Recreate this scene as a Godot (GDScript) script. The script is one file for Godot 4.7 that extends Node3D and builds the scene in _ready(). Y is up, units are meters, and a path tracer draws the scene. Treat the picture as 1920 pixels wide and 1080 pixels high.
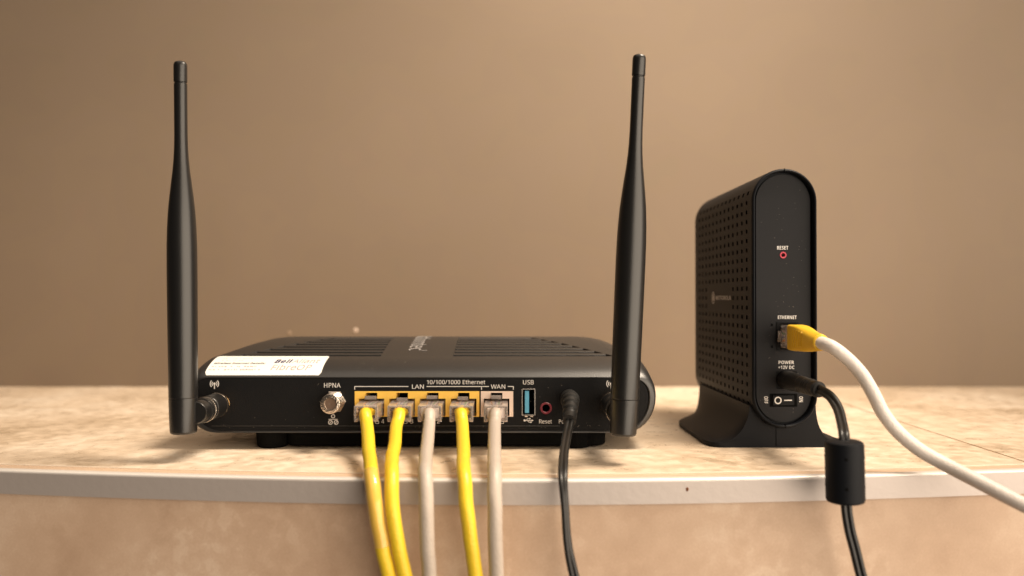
extends Node3D
# Two network boxes on a stone ledge, seen from behind with their cables hanging over the edge.
# Lengths inside the builders are millimetres; meshes are scaled to metres when they are committed.

const MM := 0.001
var M := {}
var rng := RandomNumberGenerator.new()

# ---------------------------------------------------------------- geometry
class Geo:
	var v := PackedVector3Array()
	var col := PackedColorArray()
	var paint := Color.WHITE

	func tri(a: Vector3, b: Vector3, c: Vector3) -> void:
		if (b - a).cross(c - a).length_squared() < 1e-12:
			return
		v.append(a); v.append(b); v.append(c)
		col.append(paint); col.append(paint); col.append(paint)

	func quad(a: Vector3, b: Vector3, c: Vector3, d: Vector3) -> void:
		tri(a, b, c)
		tri(a, c, d)

	# closed shells only: make the triangles run clockwise seen from outside
	func fix(start: int) -> void:
		if v.size() == start:
			return
		var o := v[start]
		var s := 0.0
		for i in range(start, v.size(), 3):
			s += (v[i] - o).dot((v[i + 1] - o).cross(v[i + 2] - o))
		if s > 0.0:
			for i in range(start, v.size(), 3):
				var t := v[i + 1]
				v[i + 1] = v[i + 2]
				v[i + 2] = t

	func loft(rings: Array, cap0 := true, cap1 := true) -> void:
		var start := v.size()
		for i in rings.size() - 1:
			var r0: PackedVector3Array = rings[i]
			var r1: PackedVector3Array = rings[i + 1]
			var n := r0.size()
			for j in n:
				var k := (j + 1) % n
				quad(r0[j], r0[k], r1[k], r1[j])
		if cap0:
			fan(rings[0], true)
		if cap1:
			fan(rings[rings.size() - 1], false)
		fix(start)

	func fan(r: PackedVector3Array, back: bool) -> void:
		var c := Vector3.ZERO
		for p in r:
			c += p
		c /= r.size()
		for j in r.size():
			var k := (j + 1) % r.size()
			if back:
				tri(c, r[k], r[j])
			else:
				tri(c, r[j], r[k])

	# a prism of any outline, z0 to z1, with rectangular or round holes right through it
	func prism(poly: PackedVector2Array, z0: float, z1: float, holes: Array = [], xf := Transform3D()) -> void:
		var start := v.size()
		var cuts: Array = []
		var lo := Vector2(1e9, 1e9)
		var hi := -lo
		for p in poly:
			lo = lo.min(p)
			hi = hi.max(p)
		for h in holes:
			var m := 0.0
			for p in h:
				m += p.x
			cuts.append(m / h.size() + 0.0113)
		cuts.sort()
		cuts.push_front(lo.x - 1.0)
		cuts.append(hi.x + 1.0)
		for i in cuts.size() - 1:
			if cuts[i + 1] - cuts[i] < 1e-4:
				continue
			var slab := PackedVector2Array([Vector2(cuts[i], lo.y - 1), Vector2(cuts[i + 1], lo.y - 1), Vector2(cuts[i + 1], hi.y + 1), Vector2(cuts[i], hi.y + 1)])
			var work: Array = Geometry2D.intersect_polygons(poly, slab)
			for h in holes:
				var next: Array = []
				for w in work:
					next.append_array(Geometry2D.clip_polygons(w, h))
				work = next
			for w in work:
				var t := Geometry2D.triangulate_polygon(w)
				for k in range(0, t.size(), 3):
					var a: Vector2 = w[t[k]]
					var b: Vector2 = w[t[k + 1]]
					var c: Vector2 = w[t[k + 2]]
					if (b - a).cross(c - a) < 0:
						var q := b
						b = c
						c = q
					tri(xf * Vector3(a.x, a.y, z1), xf * Vector3(c.x, c.y, z1), xf * Vector3(b.x, b.y, z1))
					tri(xf * Vector3(a.x, a.y, z0), xf * Vector3(b.x, b.y, z0), xf * Vector3(c.x, c.y, z0))
		var loops: Array = [[poly, 1.0]]
		for h in holes:
			loops.append([h, -1.0])
		for l in loops:
			var p: PackedVector2Array = l[0]
			var turn: float = l[1] * (-1.0 if Geometry2D.is_polygon_clockwise(p) else 1.0)
			for j in p.size():
				var a := p[j]
				var b := p[(j + 1) % p.size()]
				if turn < 0:
					var q := a
					a = b
					b = q
				quad(xf * Vector3(a.x, a.y, z0), xf * Vector3(a.x, a.y, z1), xf * Vector3(b.x, b.y, z1), xf * Vector3(b.x, b.y, z0))
		if xf.basis.determinant() < 0:
			for i in range(start, v.size(), 3):
				var q := v[i + 1]
				v[i + 1] = v[i + 2]
				v[i + 2] = q

	static func rrect(lo: Vector2, hi: Vector2, r: float, n := 4) -> PackedVector2Array:
		var out := PackedVector2Array()
		for q in [[hi.x - r, hi.y - r, 0.0], [lo.x + r, hi.y - r, 90.0], [lo.x + r, lo.y + r, 180.0], [hi.x - r, lo.y + r, 270.0]]:
			for i in n + 1:
				var a := deg_to_rad(q[2] + 90.0 * i / n)
				out.append(Vector2(q[0] + r * cos(a), q[1] + r * sin(a)))
		return out

	static func circle(c: Vector2, r: float, n := 24) -> PackedVector2Array:
		var out := PackedVector2Array()
		for i in n:
			out.append(c + Vector2(cos(TAU * i / n), sin(TAU * i / n)) * r)
		return out

	static func flat(poly: PackedVector2Array, z: float, xf := Transform3D()) -> PackedVector3Array:
		var out := PackedVector3Array()
		for p in poly:
			out.append(xf * Vector3(p.x, p.y, z))
		return out

	# rounded box: corners rounded in x-y by r, the two ends chamfered by b
	func rbox(lo: Vector3, hi: Vector3, r: float, b: float, xf := Transform3D(), n := 4) -> void:
		var a := Vector2(lo.x, lo.y)
		var c := Vector2(hi.x, hi.y)
		var o := Vector2(b, b)
		var inner := maxf(r - b, 0.02)
		loft([flat(rrect(a + o, c - o, inner, n), lo.z, xf), flat(rrect(a, c, r, n), lo.z + b, xf), flat(rrect(a, c, r, n), hi.z - b, xf), flat(rrect(a + o, c - o, inner, n), hi.z, xf)])

	# profile of [radius, z] pairs turned round the z axis of xf
	func lathe(profile: Array, xf := Transform3D(), n := 28, squash := 1.0, cap0 := true, cap1 := true) -> void:
		var rings: Array = []
		for p in profile:
			var ring := PackedVector3Array()
			for i in n:
				var a := TAU * i / n
				ring.append(xf * Vector3(p[0] * cos(a), p[0] * sin(a) * squash, p[1]))
			rings.append(ring)
		loft(rings, cap0, cap1)

	# a section (Vector2 outline) swept along a path; size(t) scales it
	func sweep(path: PackedVector3Array, section: Callable, up := Vector3.RIGHT) -> void:
		var rings: Array = []
		var n := path.size()
		var x := up
		for i in n:
			var t := (path[mini(i + 1, n - 1)] - path[maxi(i - 1, 0)]).normalized()
			x = (x - t * x.dot(t)).normalized()
			var y := t.cross(x)
			var ring := PackedVector3Array()
			for q in section.call(float(i) / (n - 1)):
				ring.append(path[i] + x * q.x + y * q.y)
			rings.append(ring)
		loft(rings)

	func tube(path: PackedVector3Array, r: float, n := 16) -> void:
		var c := circle(Vector2.ZERO, r, n)
		sweep(path, func(_t): return c)

	func mesh(angle := 38.0) -> ArrayMesh:
		var at := {}
		var fn := PackedVector3Array()
		var un := PackedVector3Array()
		for i in range(0, v.size(), 3):
			var nn := (v[i + 2] - v[i]).cross(v[i + 1] - v[i])
			fn.append(nn)
			un.append(nn.normalized())
		var keys: Array = []
		for i in v.size():
			var k := Vector3i((v[i] * 2000.0).round())
			keys.append(k)
			if not at.has(k):
				at[k] = PackedInt32Array()
			at[k].append(i / 3)
		var lim := cos(deg_to_rad(angle))
		var nrm := PackedVector3Array()
		var pos := PackedVector3Array()
		for i in v.size():
			var u := un[i / 3]
			var s := Vector3.ZERO
			for f in at[keys[i]]:
				if un[f].dot(u) > lim:
					s += fn[f]
			nrm.append(s.normalized() if s.length_squared() > 0 else u)
			pos.append(v[i] * 0.001)
		var arr := []
		arr.resize(Mesh.ARRAY_MAX)
		arr[Mesh.ARRAY_VERTEX] = pos
		arr[Mesh.ARRAY_NORMAL] = nrm
		arr[Mesh.ARRAY_COLOR] = col
		var m := ArrayMesh.new()
		m.add_surface_from_arrays(Mesh.PRIMITIVE_TRIANGLES, arr)
		return m


# ---------------------------------------------------------------- helpers
func part(called: String, g: Geo, m: Material, parent: Node3D, angle := 38.0) -> MeshInstance3D:
	var o := MeshInstance3D.new()
	o.name = called
	o.mesh = g.mesh(angle)
	o.material_override = m
	parent.add_child(o, true)
	return o


func thing(called: String, label: String, category: String, at := Vector3.ZERO, group := "", kind := "") -> Node3D:
	var o := Node3D.new()
	o.name = called
	o.position = at * MM
	add_child(o, true)
	o.set_meta("label", label)
	o.set_meta("category", category)
	if group:
		o.set_meta("group", group)
	if kind:
		o.set_meta("kind", kind)
	return o


func spline(pts: Array, per := 8) -> PackedVector3Array:
	var p: Array = []
	for q in pts:
		p.append(q if q is Vector3 else Vector3(q[0], q[1], q[2]))
	var out := PackedVector3Array()
	for i in p.size() - 1:
		var a: Vector3 = p[maxi(i - 1, 0)]
		var d: Vector3 = p[mini(i + 2, p.size() - 1)]
		for k in per:
			out.append(p[i].cubic_interpolate(p[i + 1], a, d, float(k) / per))
	out.append(p[p.size() - 1])
	return out


func text_tris(s: String, bold: bool, font := "Droid Sans") -> PackedVector3Array:
	var f := SystemFont.new()
	f.font_names = PackedStringArray([font])
	f.font_weight = 700 if bold else 400
	var t := TextMesh.new()
	t.text = s
	t.font = f
	t.font_size = 48
	t.pixel_size = 0.02
	t.depth = 0.1
	t.curve_step = 1.2
	var out := PackedVector3Array()
	var lo := Vector3.ONE * 1e9
	var hi := -lo
	for n in t.get_surface_count():
		var a := t.surface_get_arrays(n)
		var p: PackedVector3Array = a[Mesh.ARRAY_VERTEX]
		var idx = a[Mesh.ARRAY_INDEX]
		if idx == null or idx.size() == 0:
			out.append_array(p)
		else:
			for i in idx:
				out.append(p[i])
	for q in out:
		lo = lo.min(q)
		hi = hi.max(q)
	for i in out.size():
		out[i] = (out[i] - lo) / (hi - lo) - Vector3(0.5, 0.5, 0)
	return out


# letters w x h mm centred at the origin of xf (x right, y up, z out of the surface), or bent onto a surface by bend
func text(g: Geo, s: String, w: float, h: float, xf: Transform3D, bold := false, bend = null, font := "Droid Sans") -> void:
	var p := text_tris(s, bold, font)
	for i in p.size():
		var q := Vector3(p[i].x * w, p[i].y * h, p[i].z * 0.14 - 0.06)
		p[i] = bend.call(q) if bend != null else xf * q
	for i in range(0, p.size(), 3):
		g.tri(p[i], p[i + 1], p[i + 2])


func lettering(s: String, w: float, h: float, at: Vector3, m: Material, parent: Node3D, bold := false, turn := Basis()) -> void:
	var g := Geo.new()
	text(g, s, w, h, Transform3D(turn, at), bold)
	part("lettering", g, m, parent, 20)


# a flat stroke between two points, thin and lying on z
func stroke(g: Geo, a: Vector2, b: Vector2, w: float, z := 0.0) -> void:
	var n := (b - a).orthogonal().normalized() * w / 2
	g.prism(PackedVector2Array([a + n, a - n, b - n, b + n]), z - 0.06, z + 0.08)


func arc(g: Geo, c: Vector2, r: float, w: float, a0: float, a1: float, z := 0.0, n := 12) -> void:
	var p := PackedVector2Array()
	for i in n + 1:
		p.append(c + Vector2.from_angle(deg_to_rad(lerpf(a0, a1, float(i) / n))) * (r + w / 2))
	for i in n + 1:
		p.append(c + Vector2.from_angle(deg_to_rad(lerpf(a1, a0, float(i) / n))) * (r - w / 2))
	g.prism(p, z - 0.06, z + 0.08)


func ring(g: Geo, c: Vector2, r: float, w: float, z := 0.0) -> void:
	arc(g, c, r, w, 0, 180, z)
	arc(g, c, r, w, 180, 360, z)


func fit(knots: Array, x: float) -> float:
	var i := 0
	while i < knots.size() - 2 and x > knots[i + 1][0]:
		i += 1
	var a: Array = knots[i]
	var b: Array = knots[i + 1]
	var h: float = b[0] - a[0]
	var slope := func(k: int) -> float:
		if k <= 0:
			return (knots[1][1] - knots[0][1]) / (knots[1][0] - knots[0][0])
		if k >= knots.size() - 1:
			return (knots[k][1] - knots[k - 1][1]) / (knots[k][0] - knots[k - 1][0])
		return (knots[k + 1][1] - knots[k - 1][1]) / (knots[k + 1][0] - knots[k - 1][0])
	var t := clampf((x - a[0]) / h, 0, 1)
	var t2 := t * t
	var t3 := t2 * t
	return (2 * t3 - 3 * t2 + 1) * a[1] + (t3 - 2 * t2 + t) * h * slope.call(i) + (-2 * t3 + 3 * t2) * b[1] + (t3 - t2) * h * slope.call(i + 1)


# ---------------------------------------------------------------- materials
func lin(r: float, g: float, b: float) -> Color:
	return Color(r, g, b).linear_to_srgb()


func mat(c: Color, rough := 0.5, metal := 0.0, spec := 0.5) -> StandardMaterial3D:
	var m := StandardMaterial3D.new()
	m.albedo_color = c
	m.roughness = rough
	m.metallic = metal
	m.metallic_specular = spec
	return m


func noise_tex(freq: float, seed_: int, oct := 3, size := 512) -> NoiseTexture2D:
	var n := FastNoiseLite.new()
	n.seed = seed_
	n.noise_type = FastNoiseLite.TYPE_SIMPLEX_SMOOTH
	n.frequency = freq
	n.fractal_octaves = oct
	var t := NoiseTexture2D.new()
	t.width = size
	t.height = size
	t.seamless = true
	t.noise = n
	return t


func grain(m: StandardMaterial3D, tex: Texture2D, per_metre: float, cm: float) -> StandardMaterial3D:
	m.heightmap_enabled = true
	m.heightmap_texture = tex
	m.heightmap_scale = cm
	m.uv1_triplanar = true
	m.uv1_scale = Vector3.ONE * per_metre
	return m


func vinyl(c: Color, rough: float) -> StandardMaterial3D:
	var m := mat(c, rough, 0.0, 0.45)
	return grain(m, M.soft_noise, 60.0, 0.012)


func noise_image(w: int, h: int, freq: float, s: int, oct: int, type := FastNoiseLite.TYPE_SIMPLEX_SMOOTH, warp := 0.0, fractal := FastNoiseLite.FRACTAL_FBM) -> PackedByteArray:
	var n := FastNoiseLite.new()
	n.seed = s
	n.noise_type = type
	n.frequency = freq
	n.fractal_type = fractal
	n.fractal_octaves = oct
	if warp > 0:
		n.domain_warp_enabled = true
		n.domain_warp_amplitude = warp
		n.domain_warp_frequency = freq * 1.5
	return n.get_image(w, h, false, false, true).get_data()


# stone colour: clouds, streaks along x, pale flakes, fine speckle, brown spots
func stone(w: int, h: int, s: int, stretch: int, dark: Color, mid: Color, pale: Color, streaks: float, flakes: float, spots: float) -> Array:
	var sh := h * stretch
	var clouds := noise_image(w, sh, 0.0042, s, 5, FastNoiseLite.TYPE_SIMPLEX_SMOOTH, 40.0)
	var veins := noise_image(w, sh, 0.006, s + 1, 4, FastNoiseLite.TYPE_SIMPLEX_SMOOTH, 60.0, FastNoiseLite.FRACTAL_RIDGED)
	var fleck := noise_image(w, sh, 0.042, s + 2, 4, FastNoiseLite.TYPE_SIMPLEX_SMOOTH, 12.0)
	var fine := noise_image(w, h, 0.35, s + 3, 2)
	var dots := noise_image(w, sh, 0.0035, s + 4, 2)
	var pits := noise_image(w, sh, 0.016, s + 5, 2)
	var out := PackedByteArray()
	out.resize(w * h * 3)
	var rough := PackedByteArray()
	rough.resize(w * h)
	for y in h:
		for x in w:
			var i := y * w + x
			var j := y * stretch * w + x
			var t := (clouds[j] - 128) / 128.0 * 0.75
			var r := veins[j] / 255.0
			t -= streaks * maxf(0.0, r - 0.62) * 2.2
			var f := (fleck[j] - 128) / 128.0
			var busy := 0.35 + 0.65 * smoothstep(0.3, 0.75, dots[i] / 255.0)
			t += flakes * busy * (smoothstep(0.1, 0.4, f) - 0.6 * smoothstep(0.1, 0.42, -f))
			t += (fine[i] - 128) / 128.0 * 0.22
			var c := mid.lerp(pale, minf(t, 1.0)) if t > 0 else mid.lerp(dark, minf(-t, 1.0))
			var d := spots * smoothstep(0.87, 0.95, pits[j] / 255.0)
			c.r *= 1.0 - 0.18 * d
			c.g *= 1.0 - 0.34 * d
			c.b *= 1.0 - 0.42 * d
			out[i * 3] = int(clampf(c.r, 0, 1) * 255)
			out[i * 3 + 1] = int(clampf(c.g, 0, 1) * 255)
			out[i * 3 + 2] = int(clampf(c.b, 0, 1) * 255)
			rough[i] = int(clampf(0.42 + 0.22 * f - 0.2 * (r - 0.5), 0, 1) * 255)
	var a := ImageTexture.create_from_image(Image.create_from_data(w, h, false, Image.FORMAT_RGB8, out))
	var b := ImageTexture.create_from_image(Image.create_from_data(w, h, false, Image.FORMAT_L8, rough))
	return [a, b]


func make_materials() -> void:
	M.fine_noise = noise_tex(0.16, 11, 2, 512)
	M.soft_noise = noise_tex(0.02, 12, 3, 512)
	M.shell = grain(mat(lin(0.0115, 0.011, 0.0112), 0.4, 0.0, 0.68), M.fine_noise, 18.0, 0.006)
	M.matte = grain(mat(lin(0.0055, 0.0058, 0.0068), 0.6, 0.0, 0.28), M.fine_noise, 26.0, 0.012)
	M.slat = grain(mat(lin(0.0125, 0.012, 0.0122), 0.36, 0.0, 0.75), M.fine_noise, 18.0, 0.006)
	M.hollow = mat(lin(0.004, 0.004, 0.004), 0.9, 0.0, 0.2)
	M.rubber = mat(lin(0.012, 0.0115, 0.011), 0.5, 0.0, 0.45)
	M.antenna = grain(mat(lin(0.0085, 0.0083, 0.0085), 0.33, 0.0, 0.58), M.fine_noise, 30.0, 0.003)
	M.modem = grain(mat(lin(0.0072, 0.0084, 0.0115), 0.52, 0.0, 0.28), M.fine_noise, 30.0, 0.003)
	M.modem_panel = grain(mat(lin(0.0142, 0.0146, 0.0170), 0.62, 0.0, 0.3), M.fine_noise, 30.0, 0.004)
	M.badge = mat(lin(0.42, 0.4, 0.39), 0.35, 0.3)
	M.black_vinyl = mat(lin(0.012, 0.0115, 0.011), 0.34, 0.0, 0.5)
	M.ink = mat(lin(0.72, 0.7, 0.68), 0.6, 0.0, 0.3)
	M.grey_ink = mat(lin(0.3, 0.28, 0.27), 0.5, 0.0, 0.4)
	M.dark_ink = mat(lin(0.1, 0.085, 0.085), 0.7, 0.0, 0.2)
	M.navy = mat(lin(0.02, 0.02, 0.09), 0.7, 0.0, 0.2)
	M.pink_ink = mat(lin(0.5, 0.27, 0.27), 0.7, 0.0, 0.2)
	M.pale_ink = mat(lin(0.4, 0.33, 0.33), 0.7, 0.0, 0.2)
	M.paper = mat(lin(0.86, 0.85, 0.81), 0.5, 0.0, 0.4)
	M.jack_yellow = mat(lin(0.9, 0.56, 0.1), 0.42)
	M.jack_beige = mat(lin(0.76, 0.6, 0.5), 0.42)
	M.yellow = vinyl(lin(0.85, 0.6, 0.035), 0.36)
	M.grey = vinyl(lin(0.5, 0.43, 0.37), 0.42)
	M.white = vinyl(lin(0.79, 0.72, 0.67), 0.42)
	M.boot = vinyl(lin(0.88, 0.53, 0.035), 0.4)
	M.steel = mat(lin(0.72, 0.68, 0.64), 0.22, 1.0)
	M.nickel = grain(mat(lin(0.68, 0.6, 0.52), 0.24, 1.0), M.soft_noise, 90.0, 0.01)
	M.gold = mat(lin(0.8, 0.5, 0.22), 0.25, 1.0)
	M.blue = mat(lin(0.1, 0.38, 0.58), 0.4)
	M.reset_red = mat(lin(0.17, 0.014, 0.028), 0.4)
	M.reset_pink = mat(lin(0.5, 0.03, 0.07), 0.4)
	M.aluminium = grain(mat(lin(0.53, 0.475, 0.45), 0.56, 0.42), M.soft_noise, 25.0, 0.004)
	M.lip = mat(lin(0.86, 0.82, 0.78), 0.35, 0.2)
	M.tile_edge = mat(lin(0.86, 0.75, 0.62), 0.4)
	M.joint = mat(lin(0.52, 0.4, 0.28), 0.85, 0.0, 0.3)
	M.grout = grain(mat(lin(0.68, 0.5, 0.36), 0.85, 0.0, 0.3), M.fine_noise, 20.0, 0.03)
	M.mark = mat(lin(0.09, 0.08, 0.075), 0.6)
	M.brown = mat(lin(0.13, 0.085, 0.06), 0.5)
	M.pale_plastic = mat(lin(0.72, 0.66, 0.64), 0.4)
	M.speck = mat(lin(0.6, 0.48, 0.4), 0.7)
	M.faint_speck = mat(lin(0.34, 0.25, 0.18), 0.7)
	M.dust = mat(lin(0.16, 0.14, 0.12), 0.9)
	M.rust = mat(lin(0.16, 0.05, 0.012), 0.8)
	var clear := mat(Color(lin(0.98, 0.88, 0.82), 0.23), 0.06)
	clear.refraction_enabled = true
	clear.refraction_scale = 0.05
	clear.transparency = BaseMaterial3D.TRANSPARENCY_ALPHA
	M.clear = clear
	var tape := mat(Color(lin(0.9, 0.62, 0.2), 0.35), 0.12)
	tape.transparency = BaseMaterial3D.TRANSPARENCY_ALPHA
	M.tape = tape
	var wires := mat(Color.WHITE, 0.4)
	wires.vertex_color_use_as_albedo = true
	M.wires = wires

	var top := stone(2048, 1024, 31, 1, lin(0.54, 0.41, 0.28), lin(0.78, 0.63, 0.475), lin(0.93, 0.81, 0.665), 0.34, 0.42, 0.0)
	M.tile_top = mat(Color.WHITE, 1.0, 0.0, 0.5)
	M.tile_top.albedo_texture = top[0]
	M.tile_top.roughness_texture = top[1]
	M.tile_top.uv1_triplanar = true
	M.tile_top.uv1_scale = Vector3(1.1, 1.1, 2.2)
	M.tile_top.uv1_offset = Vector3(0.07, 0.0, 0.31)
	M.tile_top.heightmap_enabled = true
	M.tile_top.heightmap_texture = top[1]
	M.tile_top.heightmap_scale = 0.05
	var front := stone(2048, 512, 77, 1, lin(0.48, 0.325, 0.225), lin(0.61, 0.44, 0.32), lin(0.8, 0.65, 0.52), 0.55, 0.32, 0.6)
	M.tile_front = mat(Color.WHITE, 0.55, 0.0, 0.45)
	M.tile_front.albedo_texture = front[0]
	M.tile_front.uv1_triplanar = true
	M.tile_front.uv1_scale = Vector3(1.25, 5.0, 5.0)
	M.wall = mat(Color.WHITE, 0.62, 0.0, 0.4)
	var wt := noise_tex(0.006, 5, 4, 512)
	var ramp := Gradient.new()
	ramp.set_color(0, lin(0.214, 0.161, 0.1155))
	ramp.set_color(1, lin(0.234, 0.177, 0.128))
	wt.color_ramp = ramp
	M.wall.albedo_texture = wt
	M.wall.uv1_triplanar = true
	M.wall.uv1_scale = Vector3.ONE * 1.6


# ---------------------------------------------------------------- setting
func ledge_front(x: float) -> float:   # the ledge bows out a little towards the room (mm)
	return 64.0 - 21.0 * (1.0 - cos(PI * minf(absf(x), 450.0) / 450.0))


# a strip of ledge: profile of [back from the front edge, y], or [-1, y, z] for a fixed depth
func ledge_strip(profile: Array, x0: float, x1: float, n: int) -> Geo:
	var g := Geo.new()
	var rings: Array = []
	for i in n + 1:
		var x := lerpf(x0, x1, float(i) / n)
		var r := PackedVector3Array()
		for p in profile:
			r.append(Vector3(x, p[1], p[2] if p.size() > 2 else ledge_front(x) - p[0]))
		rings.append(r)
	g.loft(rings)
	return g


func build_setting() -> void:
	var wall := thing("wall", "plain taupe painted wall behind the stone ledge", "wall", Vector3.ZERO, "", "structure")
	var g := Geo.new()
	g.rbox(Vector3(-2600, -700, -290), Vector3(2600, 1600, -266), 1.0, 0.5)
	part("plaster", g, M.wall, wall)
	var specks := [[-122.1, 44.2, 1.9, M.speck], [-173.8, 42.0, 1.5, M.faint_speck]]
	for s in specks:
		var d := Geo.new()
		d.lathe([[0.01, 0.5], [s[2] * 0.7, 0.35], [s[2], 0.05], [s[2], -0.4]], Transform3D(Basis(), Vector3(s[0], s[1], -266)), 14)
		part("paint_speck", d, s[3], wall)

	var ledge := thing("ledge", "beige mottled stone ledge with a pale metal edge strip along its front", "ledge", Vector3.ZERO, "", "structure")
	var tile := [[12.6, -9.0], [12.6, -0.9], [12.9, -0.3], [13.6, 0.0], [-1, 0.0, -266.5], [-1, -9.0, -266.5]]
	part("top_tile", ledge_strip(tile, -1400, 217.3, 140), M.tile_top, ledge)
	part("top_tile", ledge_strip(tile, 218.6, 1400, 90), M.tile_top, ledge)
	part("grout_joint", ledge_strip([[12.8, -9.2], [12.8, -0.35], [-1, -0.35, -266.4], [-1, -9.2, -266.4]], 217.2, 218.7, 1), M.joint, ledge)
	part("grout_strip", ledge_strip([[2.95, -6.0], [2.95, -0.3], [7.0, -0.4], [11.7, -0.3], [11.7, -6.0]], -1400, 1400, 280), M.grout, ledge)
	part("tile_edging", ledge_strip([[11.72, -6.0], [11.72, 0.0], [11.9, 0.16], [12.4, 0.16], [12.57, 0.0], [12.57, -6.0]], -1400, 1400, 280), M.tile_edge, ledge, 50)
	var trim := part("edge_strip", ledge_strip([[0.0, -9.3], [0.0, -0.8], [0.25, -0.5], [2.9, -0.5], [2.9, -9.3]], -1400, 1400, 360), M.aluminium, ledge, 30)
	part("edge_lip", ledge_strip([[0.3, -0.7], [0.1, -0.55], [0.1, -0.2], [0.35, 0.15], [0.9, 0.35], [3.3, 0.35], [3.55, 0.2], [3.6, -0.7]], -1400, 1400, 360), M.lip, trim, 50)
	var spot := Geo.new()
	spot.lathe([[0.01, 0.18], [0.5, 0.14], [0.75, 0.02], [0.75, -0.2]], Transform3D(Basis.from_scale(Vector3(0.8, 1.1, 1.0)), Vector3(67.3, -3.8, ledge_front(67.3))), 12)
	part("rust_spot", spot, M.rust, trim)
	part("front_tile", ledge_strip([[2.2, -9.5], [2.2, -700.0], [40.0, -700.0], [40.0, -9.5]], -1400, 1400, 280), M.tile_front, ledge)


# ---------------------------------------------------------------- router
const RX := -42.3          # middle of the router
const RA := 108.8          # half its width
const RM := 23.8           # height of the fullest line of its ends
var rise := [[0.0, 33.3], [2.0, 35.2], [4.0, 36.5], [7.0, 38.0], [10.0, 39.1], [14.0, 40.3], [20.0, 41.4], [30.0, 43.3], [40.0, 45.1], [50.0, 46.7], [62.0, 48.0], [75.0, 48.3], [100.0, 46.6], [125.0, 43.0], [142.0, 38.0], [148.0, 33.0]]


func corner(dep: float) -> float:
	if dep < 20:
		return 10.0
	return lerpf(10, 22, (dep - 20) / 20) if dep < 40 else lerpf(22, 33, clampf((dep - 40) / 22, 0, 1))


func router_top(x: float, dep: float) -> float:
	var yt := fit(rise, dep)
	var s := (absf(x - RX) - (RA - corner(dep))) / corner(dep)
	return yt if s <= 0 else RM + (yt - RM) * pow(maxf(0.0, 1.0 - pow(minf(s, 1.0), 2.3)), 1.0 / 2.3)


func vent_end(dep: float) -> float:
	return 92.0 - maxf(0.0, dep - 20.0) * 0.9


func router_ring(dep: float, inset: float, groove: float, drop := 0.0) -> PackedVector3Array:
	var out := PackedVector3Array()
	var a := RA - inset
	if dep > 110:
		a -= pow((dep - 110) / 38.0, 2.0) * 14.0
	var rx := corner(dep)
	var yt := fit(rise, dep) - drop
	var e := vent_end(dep)
	for i in 13:
		var t := deg_to_rad(90.0 * i / 12)
		out.append(Vector3(RX - (a - rx) - rx * pow(absf(cos(t)), 2 / 2.3), RM + (yt - RM) * pow(sin(t), 2 / 2.3), -dep))
	for q in [[RX - e, 0.0], [RX - e + 0.05, groove], [-63.55, groove], [-63.5, 0.0], [-28.5, 0.0], [-28.45, groove], [RX + e - 0.05, groove], [RX + e, 0.0]]:
		out.append(Vector3(q[0], yt - q[1], -dep))
	for i in 13:
		var t := deg_to_rad(90.0 * (12 - i) / 12)
		out.append(Vector3(RX + (a - rx) + rx * pow(absf(cos(t)), 2 / 2.3), RM + (yt - RM) * pow(sin(t), 2 / 2.3), -dep))
	var yb := 7.7 + drop * 1.2
	for i in range(1, 10):
		var t := deg_to_rad(90.0 * i / 9)
		out.append(Vector3(RX + (a - 14) + 14 * cos(t), RM - (RM - yb) * sin(t), -dep))
	for i in range(0, 9):
		var t := deg_to_rad(90.0 * (9 - i) / 9)
		out.append(Vector3(RX - (a - 14) - 14 * cos(t), RM - (RM - yb) * sin(t), -dep))
	return out


func panel_outline(a: float, yt: float, yb: float) -> PackedVector2Array:
	var out := PackedVector2Array()
	for i in 9:
		var t := deg_to_rad(90.0 * i / 8)
		out.append(Vector2(RX - (a - 9) - 9 * pow(absf(cos(t)), 2 / 2.3), RM + (yt - RM) * pow(sin(t), 2 / 2.3)))
	for i in 9:
		var t := deg_to_rad(90.0 * (8 - i) / 8)
		out.append(Vector2(RX + (a - 9) + 9 * pow(absf(cos(t)), 2 / 2.3), RM + (yt - RM) * pow(sin(t), 2 / 2.3)))
	for i in range(1, 9):
		var t := deg_to_rad(90.0 * i / 8)
		out.append(Vector2(RX + (a - 13) + 13 * cos(t), RM - (RM - yb) * sin(t)))
	for i in range(0, 8):
		var t := deg_to_rad(90.0 * (8 - i) / 8)
		out.append(Vector2(RX - (a - 13) - 13 * cos(t), RM - (RM - yb) * sin(t)))
	return out


func rect(x0: float, y0: float, x1: float, y1: float) -> PackedVector2Array:
	return PackedVector2Array([Vector2(x0, y0), Vector2(x1, y0), Vector2(x1, y1), Vector2(x0, y1)])


const PORTS := [-64.5, -50.4, -36.4, -22.2, -7.1]


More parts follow.
